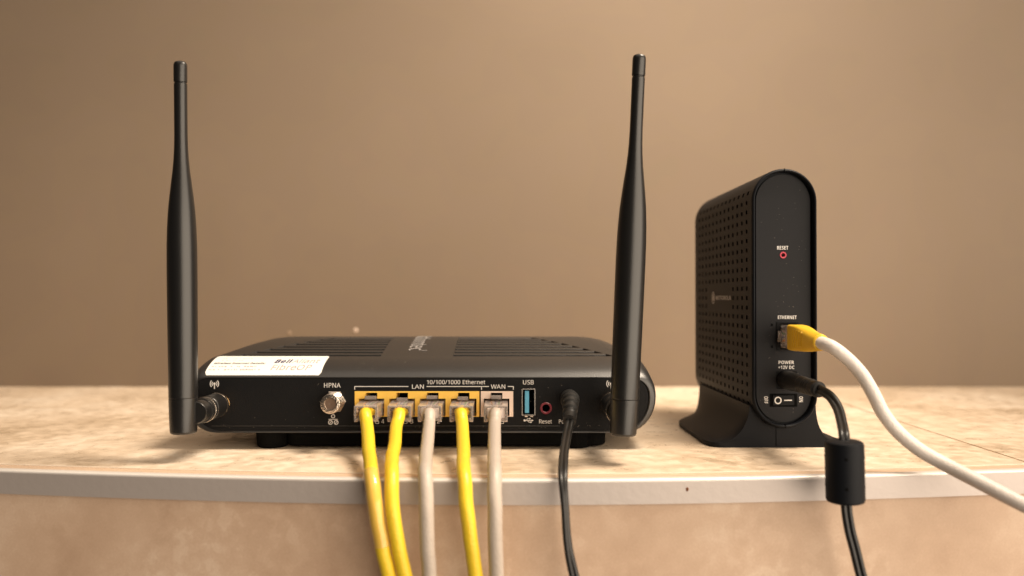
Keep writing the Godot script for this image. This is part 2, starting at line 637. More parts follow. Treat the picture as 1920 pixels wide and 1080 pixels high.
func build_router() -> Node3D:
	var r := thing("router", "wide black wireless router with two upright antennas and a white sticker", "router")
	# shell
	var g := Geo.new()
	var rings: Array = [router_ring(0.5, 3.6, 0, 1.0), router_ring(0.0, 3.0, 0, 0.35), router_ring(0.0, 2.2, 0, 0.0), router_ring(0.5, 1.0, 0), router_ring(1.5, 0.3, 0), router_ring(3.0, 0.0, 0)]
	for d in [5.0, 7.0, 10.0, 13.0, 16.5, 20.0]:
		rings.append(router_ring(d, 0, 0))
	rings.append(router_ring(20.05, 0, 2.6))
	for k in 9:
		rings.append(router_ring(20.05 + 44.8 * (k + 1) / 9.0, 0, 2.6))
	for d in [64.9, 70.0, 78.0, 90.0, 100.0, 110.0, 120.0, 130.0, 138.0, 143.0, 146.0, 148.0]:
		rings.append(router_ring(d, 0, 0))
	g.loft(rings, false, true)
	var shell := part("shell", g, M.shell, r, 32)
	# vent slats, each a bar of its own that follows the curved top
	for k in 8:
		var d0 := 20.05 + k * 5.6 + 3.0
		var d1 := d0 + 2.6
		for side in 2:
			var e := vent_end((d0 + d1) / 2) - 0.1
			var x0 := RX - e if side == 0 else -28.4
			var x1 := -63.6 if side == 0 else RX + e
			var s := Geo.new()
			var rr: Array = []
			for i in 9:
				var x := lerpf(x0, x1, i / 8.0)
				var y0 := fit(rise, d0)
				var y1 := fit(rise, d1)
				rr.append(PackedVector3Array([Vector3(x, y0 - 2.5, -d0), Vector3(x, y0 - 0.25, -d0), Vector3(x, y0, -d0 - 0.25), Vector3(x, y1, -d1 + 0.25), Vector3(x, y1 - 0.25, -d1), Vector3(x, y1 - 2.5, -d1)]))
			s.loft(rr)
			part("vent_slat", s, M.slat, r)
	# rear panel with openings for the sockets
	var holes: Array = [rect(-72.2, 15.1, 0.6, 26.8), rect(4.3, 15.5, 10.9, 28.2), Geo.circle(Vector2(15.6, 19.0), 2.75, 24)]
	g = Geo.new()
	g.prism(panel_outline(104.9, 32.75, 9.0), -2.0, 0.0, holes)
	var panel := part("rear_panel", g, M.matte, r)
	g = Geo.new()
	g.rbox(Vector3(-138, 10.75, -0.1), Vector3(22, 10.97, 0.14), 0.1, 0.03)
	part("seam_ridge", g, M.shell, panel)
	# ethernet sockets
	for i in 5:
		var c: float = PORTS[i]
		var lo := -72.15 + i * 14.29 if i < 4 else -14.3
		var hi := lo + 14.27 if i < 4 else 0.55
		var open := PackedVector2Array([Vector2(c - 5.9, 15.35), Vector2(c + 5.9, 15.35), Vector2(c + 5.9, 23.4), Vector2(c + 2.7, 23.4), Vector2(c + 2.7, 26.1), Vector2(c - 2.7, 26.1), Vector2(c - 2.7, 23.4), Vector2(c - 5.9, 23.4)])
		g = Geo.new()
		g.prism(rect(lo, 15.12, hi, 26.78), -12.0, 0.25, [open])
		var jack := part("ethernet_socket", g, M.jack_yellow if i < 4 else M.jack_beige, r)
		jack.set_meta("label", "yellow ethernet socket face" if i < 4 else "beige ethernet socket face")
		g = Geo.new()
		g.rbox(Vector3(lo + 0.1, 15.2, -13.0), Vector3(hi - 0.1, 26.7, -12.05), 0.3, 0.1)
		part("socket_back", g, M.hollow, jack)
	# usb socket
	g = Geo.new()
	g.prism(Geo.rrect(Vector2(4.4, 15.6), Vector2(10.8, 28.1), 0.5), -8.0, 0.35, [Geo.rrect(Vector2(4.95, 16.15), Vector2(10.25, 27.55), 0.3)])
	var usb := part("usb_socket", g, M.steel, r)
	g = Geo.new()
	g.rbox(Vector3(5.9, 16.8, -8), Vector3(7.8, 26.9, 0.1), 0.2, 0.15)
	part("tongue", g, M.blue, usb)
	g = Geo.new()
	g.rbox(Vector3(4.6, 15.8, -9), Vector3(10.6, 27.9, -8.05), 0.3, 0.1)
	part("socket_back", g, M.hollow, usb)
	for x in [5.9, 8.3]:
		g = Geo.new()
		g.rbox(Vector3(x, 15.0, -0.1), Vector3(x + 1.4, 15.45, 0.3), 0.1, 0.05)
		part("spring_tab", g, M.nickel, usb)
	# reset button
	g = Geo.new()
	g.lathe([[2.7, -1.9], [2.7, 0.1], [2.5, 0.3], [2.0, 0.3], [1.75, 0.1], [1.75, -0.5]], Transform3D(Basis(), Vector3(15.6, 19.0, 0)), 28, 1.0, false, false)
	var reset := part("reset_button", g, M.reset_red, r)
	g = Geo.new()
	g.lathe([[1.78, -0.45], [1.78, -6.0], [0.01, -6.0]], Transform3D(Basis(), Vector3(15.6, 19.0, 0)), 20, 1.0, false, true)
	part("reset_hole", g, M.hollow, reset)
	# coaxial connector
	var cx := Transform3D(Basis(), Vector3(-81.2, 22.2, 0))
	g = Geo.new()
	g.lathe([[5.3, 0.0], [5.3, 1.6], [4.95, 1.9], [4.3, 1.9], [4.3, 2.0]], cx, 6)
	var coax := part("coaxial_socket", g, M.nickel, r, 20)
	g = Geo.new()
	var thread: Array = [[4.0, 1.8]]
	for i in 9:
		thread.append([4.55, 2.2 + i * 0.8])
		thread.append([4.2, 2.6 + i * 0.8])
	thread.append_array([[4.5, 9.6], [4.5, 10.2], [4.2, 10.5], [2.9, 10.5], [2.75, 10.2], [2.75, 9.4], [0.01, 9.4]])
	g.lathe(thread, cx, 32)
	part("threaded_barrel", g, M.nickel, coax, 50)
	g = Geo.new()
	g.lathe([[2.5, 9.3], [2.5, 9.7], [0.9, 9.7], [0.6, 9.5], [0.01, 9.5]], cx, 20)
	part("centre_insulator", g, M.brown, coax)
	# feet
	for q in [[-112.4, -9.5], [30.0, -9.5], [-112.6, -125.0], [28.0, -125.0]]:
		g = Geo.new()
		g.lathe([[0.01, 0.0], [6.4, 0.0], [7.2, 0.9], [7.9, 9.0], [0.01, 9.0]], Transform3D(Basis(Vector3.RIGHT, Vector3.FORWARD, Vector3.UP), Vector3(q[0], 0.0, q[1])), 28)
		part("foot", g, M.hollow, r)
	g = Geo.new()
	g.rbox(Vector3(-75, -68, 0), Vector3(75, 68, 7.6), 7.0, 0.8, Transform3D(Basis(Vector3.RIGHT, Vector3.FORWARD, Vector3.UP), Vector3(-31.0, 0.9, -72)))
	part("bottom_housing", g, M.hollow, r)
	# sticker
	g = Geo.new()
	var sk := func(x: float, dep: float, lift: float) -> Vector3:
		var s := (fit(rise, dep + 0.3) - fit(rise, dep - 0.3)) / 0.6
		return Vector3(x, fit(rise, dep), -dep) + Vector3(0, 1, s).normalized() * lift
	var srings: Array = []
	for i in 15:
		var d := lerpf(0.7, 19.7, i / 14.0)
		var cut := 0.9 * pow(maxf(0.0, absf(i / 7.0 - 1.0) - 0.86) / 0.14, 2.0)
		srings.append(PackedVector3Array([sk.call(-141.6 + cut, d, -0.05), sk.call(-141.6 + cut, d, 0.14), sk.call(-88.0 - cut, d, 0.14), sk.call(-88.0 - cut, d, -0.05)]))
	g.loft(srings)
	var sticker := part("sticker", g, M.paper, r)
	var print_on := func(s: String, x0: float, x1: float, d0: float, d1: float, m: Material, bold: bool) -> void:
		var p := Geo.new()
		text(p, s, x1 - x0, d1 - d0, Transform3D(), bold, func(q: Vector3) -> Vector3: return sk.call((x0 + x1) / 2 + q.x + (q.y * 0.16), (d0 + d1) / 2 + q.y, 0.17 + q.z * 0.6))
		part("lettering", p, m, sticker, 20)
	print_on.call("Bell", -111.6, -104.2, 9.2, 13.6, M.navy, true)
	print_on.call("Aliant", -103.4, -91.0, 9.2, 13.8, M.pale_ink, false)
	print_on.call("FibreOP", -111.6, -93.4, 3.2, 7.4, M.pale_ink, false)
	print_on.call("Wireless Internet Details:", -140.0, -115.8, 8.0, 9.8, M.dark_ink, true)
	rng.seed = 4
	for row in [[14.6, -137.8, -121.5, 0.5, M.pink_ink], [12.4, -137.5, -128.0, 0.45, M.pale_ink], [5.9, -140.0, -118.6, 0.95, M.pale_ink], [3.6, -140.6, -117.0, 0.95, M.pale_ink]]:
		var p := Geo.new()
		var x: float = row[1]
		while x < row[2]:
			var w := rng.randf_range(0.3, 1.0)
			if rng.randf() < 0.8:
				var dd: float = row[0] + rng.randf_range(-0.15, 0.15)
				var h: float = row[3] * rng.randf_range(0.5, 1.0)
				var a: Vector3 = sk.call(x, dd - h / 2, 0.17)
				var b: Vector3 = sk.call(x + w, dd - h / 2, 0.17)
				var c: Vector3 = sk.call(x + w, dd + h / 2, 0.17)
				var d: Vector3 = sk.call(x, dd + h / 2, 0.17)
				p.loft([PackedVector3Array([a - Vector3(0, 0.05, 0), b - Vector3(0, 0.05, 0), c - Vector3(0, 0.05, 0), d - Vector3(0, 0.05, 0)]), PackedVector3Array([a, b, c, d])])
			x += w + rng.randf_range(0.15, 0.6)
		part("small_print", p, row[4], sticker)
	# maker's name on the top, reading towards the panel
	g = Geo.new()
	text(g, "Actiontec", 44.0, 8.4, Transform3D(), false, func(q: Vector3) -> Vector3: return sk.call(-47.5 + q.y, 53.0 - q.x, 0.1 + q.z))
	part("lettering", g, M.badge, shell, 20)
	g = Geo.new()
	for i in 1:
		var a: Vector3 = sk.call(-43.6, 30.9, 0.12)
		g.rbox(a + Vector3(-1.3, -0.3, -0.4), a + Vector3(1.3, 0.05, 0.4), 0.1, 0.05)
	part("lettering", g, M.grey_ink, shell, 20)
	# legends on the panel
	for t in [["HPNA", 7.6, 2.1, -82.5, 29.5], ["LAN", 5.4, 1.9, -43.2, 28.9], ["10/100/1000 Ethernet", 26.8, 2.0, -25.7, 31.0], ["WAN", 6.6, 1.9, -6.4, 28.9], ["USB", 4.9, 2.0, 7.5, 30.9], ["Reset", 5.8, 1.85, 15.4, 12.9], ["Power", 6.2, 1.85, 24.6, 12.9],
			["4", 1.3, 1.9, -59.3, 13.0], ["3", 1.3, 1.9, -46.0, 13.0], ["2", 1.3, 1.9, -33.8, 13.0], ["1", 0.7, 1.9, -20.5, 13.0]]:
		lettering(t[0], t[1], t[2], Vector3(t[3], t[4], 0), M.ink, panel)
	g = Geo.new()
	for l in [[-72.2, 28.95, -47.6, 28.95], [-72.2, 29.1, -72.2, 27.5], [-39.2, 28.95, -10.6, 28.95], [-14.0, 29.1, -14.0, 27.5], [-1.9, 28.95, 0.6, 28.95], [0.6, 29.1, 0.6, 27.5]]:
		stroke(g, Vector2(l[0], l[1]), Vector2(l[2], l[3]), 0.32)
	part("bracket_line", g, M.ink, panel)
	for x in [-136.6, 45.4]:
		g = Geo.new()
		for r_ in [1.15, 1.95]:
			arc(g, Vector2(x, 30.2), r_, 0.34, -48, 48)
			arc(g, Vector2(x, 30.2), r_, 0.34, 132, 228)
		g.prism(Geo.circle(Vector2(x, 30.2), 0.55, 14), -0.06, 0.09)
		stroke(g, Vector2(x, 30.0), Vector2(x, 27.9), 0.4)
		part("wireless_symbol", g, M.ink, panel)
	g = Geo.new()
	ring(g, Vector2(-82.1, 15.3), 0.75, 0.35)
	stroke(g, Vector2(-84.2, 13.9), Vector2(-80.0, 13.9), 0.28)
	for x in [-83.3, -80.7]:
		ring(g, Vector2(x, 12.5), 0.9, 0.35)
		stroke(g, Vector2(x - 0.6, 11.7), Vector2(x + 0.6, 13.2), 0.28)
	part("network_symbol", g, M.ink, panel)
	for x in [-61.9, -48.9, -36.2, -23.6, -4.6]:
		g = Geo.new()
		for q in [[x - 0.75, 12.0, x + 0.75, 13.0], [x - 0.4, 13.5, x + 0.4, 14.1]]:
			for e in [[q[0], q[1], q[2], q[1]], [q[0], q[3], q[2], q[3]], [q[0], q[1], q[0], q[3]], [q[2], q[1], q[2], q[3]]]:
				stroke(g, Vector2(e[0], e[1]), Vector2(e[2], e[3]), 0.22)
		part("port_symbol", g, M.ink, panel)
	g = Geo.new()
	stroke(g, Vector2(5.6, 13.4), Vector2(9.2, 13.4), 0.28)
	g.prism(Geo.circle(Vector2(5.8, 13.4), 0.5, 14), -0.06, 0.09)
	g.prism(PackedVector2Array([Vector2(9.0, 12.95), Vector2(9.9, 13.4), Vector2(9.0, 13.85)]), -0.06, 0.09)
	for q in [[6.4, 13.4, 7.2, 14.2], [7.2, 14.2, 8.1, 14.2], [7.0, 13.4, 7.8, 12.6], [7.8, 12.6, 8.6, 12.6]]:
		stroke(g, Vector2(q[0], q[1]), Vector2(q[2], q[3]), 0.26)
	g.prism(Geo.circle(Vector2(8.2, 14.2), 0.35, 12), -0.06, 0.09)
	g.prism(rect(8.4, 12.3, 9.0, 12.9), -0.06, 0.09)
	part("usb_symbol", g, M.ink, panel)
	rng.seed = 21
	dust(shell, 150, func(u: float, v: float) -> Array: return [sk.call(lerpf(-86.0, 48.0, u), lerpf(0.8, 19.0, v), 0.0), Vector3(0, 0.8, 0.6)], M.dust)
	dust(panel, 60, func(u: float, v: float) -> Array: return [Vector3(lerpf(-138.0, 52.0, u), lerpf(10.0, 32.0, v * v), 0.0), Vector3.BACK], M.dust)
	# antennas
	build_antenna(r, Vector3(-134.0, 21.0, 0), Vector3(-139.6, 12.2, 28), 0.75, 158.4)
	build_antenna(r, Vector3(45.6, 21.4, 0), Vector3(46.4, 12.4, 34), -2.55, 159.5)
	return r


func build_antenna(r: Node3D, socket: Vector3, foot: Vector3, lean: float, length: float) -> void:
	var a := Node3D.new()
	a.name = "antenna"
	r.add_child(a, true)
	# connector screwed onto the panel
	var reach := foot.z - socket.z
	var c := Transform3D(Basis(), socket)
	var g := Geo.new()
	g.lathe([[4.3, 0.0], [4.3, 1.0], [4.9, 1.1], [5.0, 2.0], [4.6, 2.2], [4.3, 3.2], [4.3, 4.0]], c, 28)
	part("gold_ring", g, M.gold, a)
	g = Geo.new()
	g.lathe([[4.4, 3.4], [5.5, 3.6], [5.65, 4.0], [5.65, 5.2], [5.4, 5.6]], c, 28)
	part("collar_edge", g, M.nickel, a)
	g = Geo.new()
	g.lathe([[5.3, 0.0], [5.62, 0.1], [5.62, 0.75], [5.3, 0.85]], Transform3D(Basis(), socket + Vector3(0, 0, reach - 8.5)), 36)
	part("collar_band", g, M.nickel, a)
	g = Geo.new()
	var nut: Array = [[4.8, 5.0]]
	nut.append_array([[5.35, 5.2], [5.5, 5.8], [5.5, 15.5], [5.2, 16.2], [4.9, 16.4], [4.9, 17.0], [5.3, 17.2], [5.5, reach - 5.5], [5.2, reach - 5.0]])
	g.lathe(nut, c, 36)
	part("collar", g, M.antenna, a)
	# whip: turned profile along the antenna's own axis, its lower end held by a knuckle
	var xf := Transform3D(Basis(Vector3.BACK, deg_to_rad(lean)) * Basis(Vector3.RIGHT, Vector3.FORWARD, Vector3.UP), foot)
	var k := length / 158.3
	var prof: Array = [[0.01, 15.0], [5.8, 15.0], [5.95, 15.4], [6.0, 25.5], [6.1, 40.0], [6.2, 60.0], [6.22, 72.0], [6.16, 80.0], [5.95, 87.0], [5.52, 94.3], [4.9, 100.5], [4.2, 106.3], [3.55, 111.5], [3.1, 116.5], [2.85, 121.0], [2.72, 127.0], [2.72, 140.0], [2.74, 148.6], [2.5, 148.8], [2.4, 149.0], [2.4, 149.6]]
	for p in prof:
		p[1] *= k
	g = Geo.new()
	g.lathe(prof, xf, 40, 0.92)
	part("whip", g, M.antenna, a, 45)
	var cap: Array = [[2.4, 149.3], [2.76, 149.4], [2.82, 149.8], [2.82, 156.2], [2.7, 157.2], [2.35, 157.9], [1.6, 158.25], [0.01, 158.35]]
	for p in cap:
		p[1] *= k
	g = Geo.new()
	g.lathe(cap, xf, 32, 0.92)
	part("tip_cap", g, M.antenna, a, 45)
	g = Geo.new()
	g.lathe([[0.01, -0.2], [4.9, -0.1], [5.35, 0.3], [5.55, 1.0], [5.75, 6.0], [5.95, 14.6], [5.85, 14.95], [0.01, 14.95]], xf, 40, 0.92)
	part("knuckle", g, M.antenna, a, 45)
	g = Geo.new()
	g.lathe([[4.9, -5.2], [4.9, 0.5], [4.4, 1.2]], Transform3D(Basis(), Vector3(socket.x, socket.y, foot.z)), 28)
	part("swivel", g, M.antenna, a, 45)


# ---------------------------------------------------------------- modem
const SR := 15.15         # radius of the modem's rounded ends
const S0 := 24.65         # lower and upper centres of those rounded ends
const S1 := 114.35


func slot(inset: float, z: float, n := 24) -> PackedVector3Array:
	return Geo.flat(slot2(inset, n), z)


func slot2(inset: float, n := 24) -> PackedVector2Array:
	var p := PackedVector2Array()
	for i in n + 1:
		p.append(Vector2(cos(PI * i / n) * (SR - inset), S1 + sin(PI * i / n) * (SR - inset)))
	for i in n + 1:
		p.append(Vector2(-cos(PI * i / n) * (SR - inset), S0 - sin(PI * i / n) * (SR - inset)))
	return p


func side_x(y: float) -> float:
	var c := S1 if y > S1 else S0 if y < S0 else y
	return sqrt(maxf(0.0, SR * SR - (y - c) * (y - c)))


func build_modem() -> Node3D:
	var m := thing("modem", "slim upright black modem with rounded top, perforated side and flared stand", "modem", Vector3(126, 0, -4))
	m.rotation.y = 0.014
	# shell: rim at the rear, perforated sides, rounded far end
	var g := Geo.new()
	g.loft([slot(2.4, -1.2), slot(1.5, -1.2), slot(1.5, 1.7), slot(1.25, 2.3), slot(0.8, 2.55), slot(0.35, 2.3), slot(0.05, 1.6), slot(0.0, 0.8)], false, false)
	g.loft([slot(0.0, -109.0), slot(0.3, -110.6), slot(1.2, -111.7), slot(3.0, -112.2)], false, true)
	part("rim", g, M.modem, m, 50)
	# side walls with square vent holes
	var ys: Array = []
	var rows := 23
	for j in rows:
		var y := 119.0 - 4.5 * j
		ys.append(y + 0.95)
		ys.append(y - 0.95)
	var zs: Array = [0.8]
	for k in 13:
		zs.append(-6.2 - 7.7 * k + 1.25)
		zs.append(-6.2 - 7.7 * k - 1.25)
	zs.append(-109.0)
	g = Geo.new()
	for side in [-1.0, 1.0]:
		for j in ys.size() - 1:
			for k in zs.size() - 1:
				var hole: bool = j % 2 == 0 and k % 2 == 1
				if hole and j / 2 in [10, 11, 12] and (k - 1) / 2 in [4, 5, 6, 7, 8, 9]:
					hole = false
				var q: Array = [Vector3(side * side_x(ys[j]), ys[j], zs[k]), Vector3(side * side_x(ys[j + 1]), ys[j + 1], zs[k]), Vector3(side * side_x(ys[j + 1]), ys[j + 1], zs[k + 1]), Vector3(side * side_x(ys[j]), ys[j], zs[k + 1])]
				if side > 0:
					q.reverse()
				if not hole:
					g.quad(q[0], q[1], q[2], q[3])
				else:
					var d := Vector3(-side * 2.0, 0, 0)
					for e in 4:
						g.quad(q[e], q[(e + 1) % 4], q[(e + 1) % 4] + d, q[e] + d)
					g.quad(q[0] + d, q[1] + d, q[2] + d, q[3] + d)
	# the plain shoulders above and below the perforation
	for end in [1.0, -1.0]:
		var y0: float = ys[0] if end > 0 else ys[ys.size() - 1]
		var cy := S1 if end > 0 else S0
		var a0 := asin(absf(y0 - cy) / SR)
		var strip := PackedVector2Array()
		for i in 25:
			var a := lerpf(a0, PI - a0, i / 24.0)
			strip.append(Vector2(cos(a) * SR, cy + end * sin(a) * SR))
		for i in 24:
			var a := strip[i]
			var b := strip[i + 1]
			if end < 0:
				var t := a
				a = b
				b = t
			g.quad(Vector3(a.x, a.y, 0.8), Vector3(a.x, a.y, -109.0), Vector3(b.x, b.y, -109.0), Vector3(b.x, b.y, 0.8))
	var side := part("perforated_shell", g, M.modem, m, 40)
	# maker's mark on the side
	var sidex := Basis(Vector3.BACK, Vector3.UP, Vector3.LEFT)
	g = Geo.new()
	text(g, "MOTOROLA", 29.0, 2.2, Transform3D(sidex, Vector3(-SR, 69.6, -47.6)), true)
	part("lettering", g, M.badge, side, 20)
	g = Geo.new()
	var at := Transform3D(sidex, Vector3(-SR, 69.6, -67.6))
	var disc := Geo.new()
	ring(disc, Vector2.ZERO, 3.0, 0.55)
	disc.prism(PackedVector2Array([Vector2(-2.3, -1.9), Vector2(-1.25, 2.3), Vector2(-0.7, 2.3), Vector2(0, -0.1), Vector2(0.7, 2.3), Vector2(1.25, 2.3), Vector2(2.3, -1.9), Vector2(1.4, -1.3), Vector2(0.9, 0.2), Vector2(0.35, -2.0), Vector2(-0.35, -2.0), Vector2(-0.9, 0.2), Vector2(-1.4, -1.3)]), -0.06, 0.08)
	for i in disc.v.size():
		disc.v[i] = at * disc.v[i]
	part("round_emblem", disc, M.badge, side, 20)
	# rear panel
	var jack_hole := rect(-3.2, 45.2, 7.0, 58.4)
	var power_hole := rect(-3.5, 27.4, 6.2, 35.6)
	var switch_hole := rect(-6.4, 19.1, 6.3, 25.2)
	g = Geo.new()
	g.prism(slot2(2.5), -1.6, 0.0, [jack_hole, power_hole, switch_hole, Geo.circle(Vector2(0, 89.5), 1.62, 20)])
	var panel := part("rear_panel", g, M.modem_panel, m)
	for t in [["RESET", 5.2, 1.7, -0.2, 92.9], ["ETHERNET", 8.7, 1.6, 1.8, 60.6], ["POWER", 7.2, 1.55, 1.3, 39.7], ["+12V DC", 7.5, 1.55, 1.3, 37.4]]:
		lettering(t[0], t[1], t[2], Vector3(t[3], t[4], 0), M.ink, panel, true)
	lettering("OFF", 3.3, 1.8, Vector3(-8.2, 22.3, 0), M.ink, panel, true, Basis(Vector3.BACK, -PI / 2))
	lettering("ON", 2.6, 1.8, Vector3(8.1, 22.6, 0), M.ink, panel, true, Basis(Vector3.BACK, -PI / 2))
	g = Geo.new()
	g.lathe([[1.6, -1.6], [1.6, 0.05], [1.5, 0.2], [1.05, 0.2], [0.85, 0.0], [0.85, -1.2], [0.01, -1.2]], Transform3D(Basis(), Vector3(0, 89.5, 0)), 24)
	var reset := part("reset_button", g, M.reset_pink, m)
	g = Geo.new()
	g.lathe([[0.8, -1.15], [0.8, -0.5], [0.01, -0.5]], Transform3D(Basis(), Vector3(0, 89.5, 0)), 16)
	part("reset_hole", g, M.hollow, reset)
	# ethernet socket, latch side to the left
	var open := PackedVector2Array([Vector2(-1.6, 45.9), Vector2(6.3, 45.9), Vector2(6.3, 57.7), Vector2(-1.6, 57.7), Vector2(-1.6, 54.5), Vector2(-2.9, 54.5), Vector2(-2.9, 49.1), Vector2(-1.6, 49.1)])
	g = Geo.new()
	g.prism(rect(-3.15, 45.25, 6.95, 58.35), -12.0, 0.35, [open])
	var jack := part("ethernet_socket", g, M.matte, m)
	g = Geo.new()
	g.rbox(Vector3(-3.1, 45.3, -13.0), Vector3(6.9, 58.3, -12.05), 0.3, 0.1)
	part("socket_back", g, M.hollow, jack)
	for y in [46.4, 56.6]:
		g = Geo.new()
		g.rbox(Vector3(-5.8, y, -0.4), Vector3(-4.9, y + 1.1, 0.12), 0.15, 0.05)
		part("light_window", g, M.hollow, m)
	# power socket
	g = Geo.new()
	g.prism(rect(-3.45, 27.45, 6.15, 35.55), -9.0, -0.3, [Geo.circle(Vector2(1.35, 31.6), 3.2, 24)])
	var ps := part("power_socket", g, M.matte, m)
	g = Geo.new()
	g.rbox(Vector3(-3.4, 27.5, -10.0), Vector3(6.1, 35.5, -9.05), 0.3, 0.1)
	part("socket_back", g, M.hollow, ps)
	# rocker switch
	g = Geo.new()
	g.prism(rect(-6.35, 19.15, 6.25, 25.15), -5.0, 0.25, [rect(-5.5, 19.7, 5.3, 24.6)])
	var sw := part("rocker_switch", g, M.hollow, m)
	g = Geo.new()
	var tilt := Transform3D(Basis(Vector3.UP, deg_to_rad(4.0)), Vector3(-0.1, 22.15, 0.35))
	g.rbox(Vector3(-5.2, -2.35, -3.0), Vector3(5.2, 2.35, 0.1), 0.25, 0.15, tilt)
	var rocker := part("rocker", g, M.matte, sw)
	g = Geo.new()
	ring(g, Vector2(-2.75, 0.0), 1.45, 0.55, 0.1)
	stroke(g, Vector2(0.2, 0.0), Vector2(3.9, 0.0), 0.5, 0.1)
	for i in g.v.size():
		g.v[i] = tilt * g.v[i]
	part("switch_mark", g, M.ink, sw)
	rng.seed = 22
	dust(panel, 60, func(u: float, v: float) -> Array: return [Vector3(lerpf(-11.0, 11.0, u), lerpf(16.0, 122.0, v), 0.0), Vector3.BACK], M.dust)
	# moulding seams in the rim
	for y in [128.6, 10.4]:
		g = Geo.new()
		g.rbox(Vector3(-0.18, y - 0.85, 1.4), Vector3(0.18, y + 0.85, 2.62), 0.1, 0.05)
		part("seam", g, M.hollow, m)
	# stand
	g = Geo.new()
	var rings: Array = []
	for q in [[-1.6, 24.0], [-1.5, 27.0], [-3.0, 29.6], [-6.0, 31.4], [-11.0, 32.4], [-30.0, 32.4], [-50.0, 32.6], [-62.0, 32.3], [-70.0, 31.0], [-78.0, 27.6], [-85.0, 23.6], [-92.0, 19.8], [-98.0, 16.8]]:
		rings.append(stand_ring(q[1], q[0]))
	g.loft(rings)
	var stand := part("stand", g, M.modem, m, 34)
	g = Geo.new()
	g.rbox(Vector3(-3.15, 0.6, -1.7), Vector3(-2.9, 9.6, -1.4), 0.08, 0.04)
	part("seam", g, M.hollow, stand)
	return m


func stand_ring(w: float, z: float) -> PackedVector3Array:
	var p := PackedVector3Array()
	var c := -2.6
	var n := 14
	p.append(Vector3(c - w + 0.5, 0.0, z))
	p.append(Vector3(c - w, 0.6, z))
	for i in n + 1:
		var t := PI / 2 * i / n
		p.append(Vector3(minf(c - 16.2, -SR - 0.4) if i == n else lerpf(c - w, -SR - 0.4, sin(t)), 2.3 + 17.2 * (1 - cos(t)), z))
	p[p.size() - 1] = Vector3(-SR - 0.4, 19.5, z)
	p.append(Vector3(-SR + 1.2, 19.6, z))
	p.append(Vector3(-9.0, 11.6, z))
	p.append(Vector3(0, 9.0, z))
	p.append(Vector3(9.0, 11.6, z))
	p.append(Vector3(SR - 1.2, 19.6, z))
	for i in n + 1:
		var t := PI / 2 * (n - i) / n
		p.append(Vector3(lerpf(c + w, SR + 0.4, sin(t)), 2.3 + 17.2 * (1 - cos(t)), z))
	p.append(Vector3(c + w, 0.6, z))
	p.append(Vector3(c + w - 0.5, 0.0, z))
	return p


# fine dust and lint lying on a surface: put(u, v) gives [point, normal]
func dust(parent: Node3D, count: int, put: Callable, m: Material) -> void:
	var g := Geo.new()
	for i in count:
		var pn: Array = put.call(rng.randf(), rng.randf())
		var n: Vector3 = pn[1]
		var a := n.cross(Vector3(0.3, 0.2, 0.9)).normalized().rotated(n, rng.randf() * TAU)
		var b := n.cross(a)
		var l := rng.randf_range(0.08, 0.2) * (3.0 if rng.randf() < 0.08 else 1.0)
		var w := rng.randf_range(0.05, 0.12)
		var c: Vector3 = pn[0]
		g.loft([PackedVector3Array([c - a * l - b * w, c + a * l - b * w, c + a * l + b * w, c - a * l + b * w]), PackedVector3Array([c - a * l * 0.7 + n * 0.06, c + a * l * 0.7 - b * w * 0.5 + n * 0.06, c + a * l * 0.7 + b * w * 0.5 + n * 0.06, c - a * l * 0.7 + b * w * 0.5 + n * 0.06])])
	var o := part("dust", g, m, parent)
	o.set_meta("kind", "stuff")


# ---------------------------------------------------------------- cables
const WIRE_COLOURS := [[0.7, 0.62, 0.5], [0.75, 0.3, 0.05], [0.7, 0.66, 0.6], [0.05, 0.1, 0.4], [0.6, 0.65, 0.7], [0.06, 0.3, 0.1], [0.72, 0.62, 0.55], [0.2, 0.09, 0.04]]


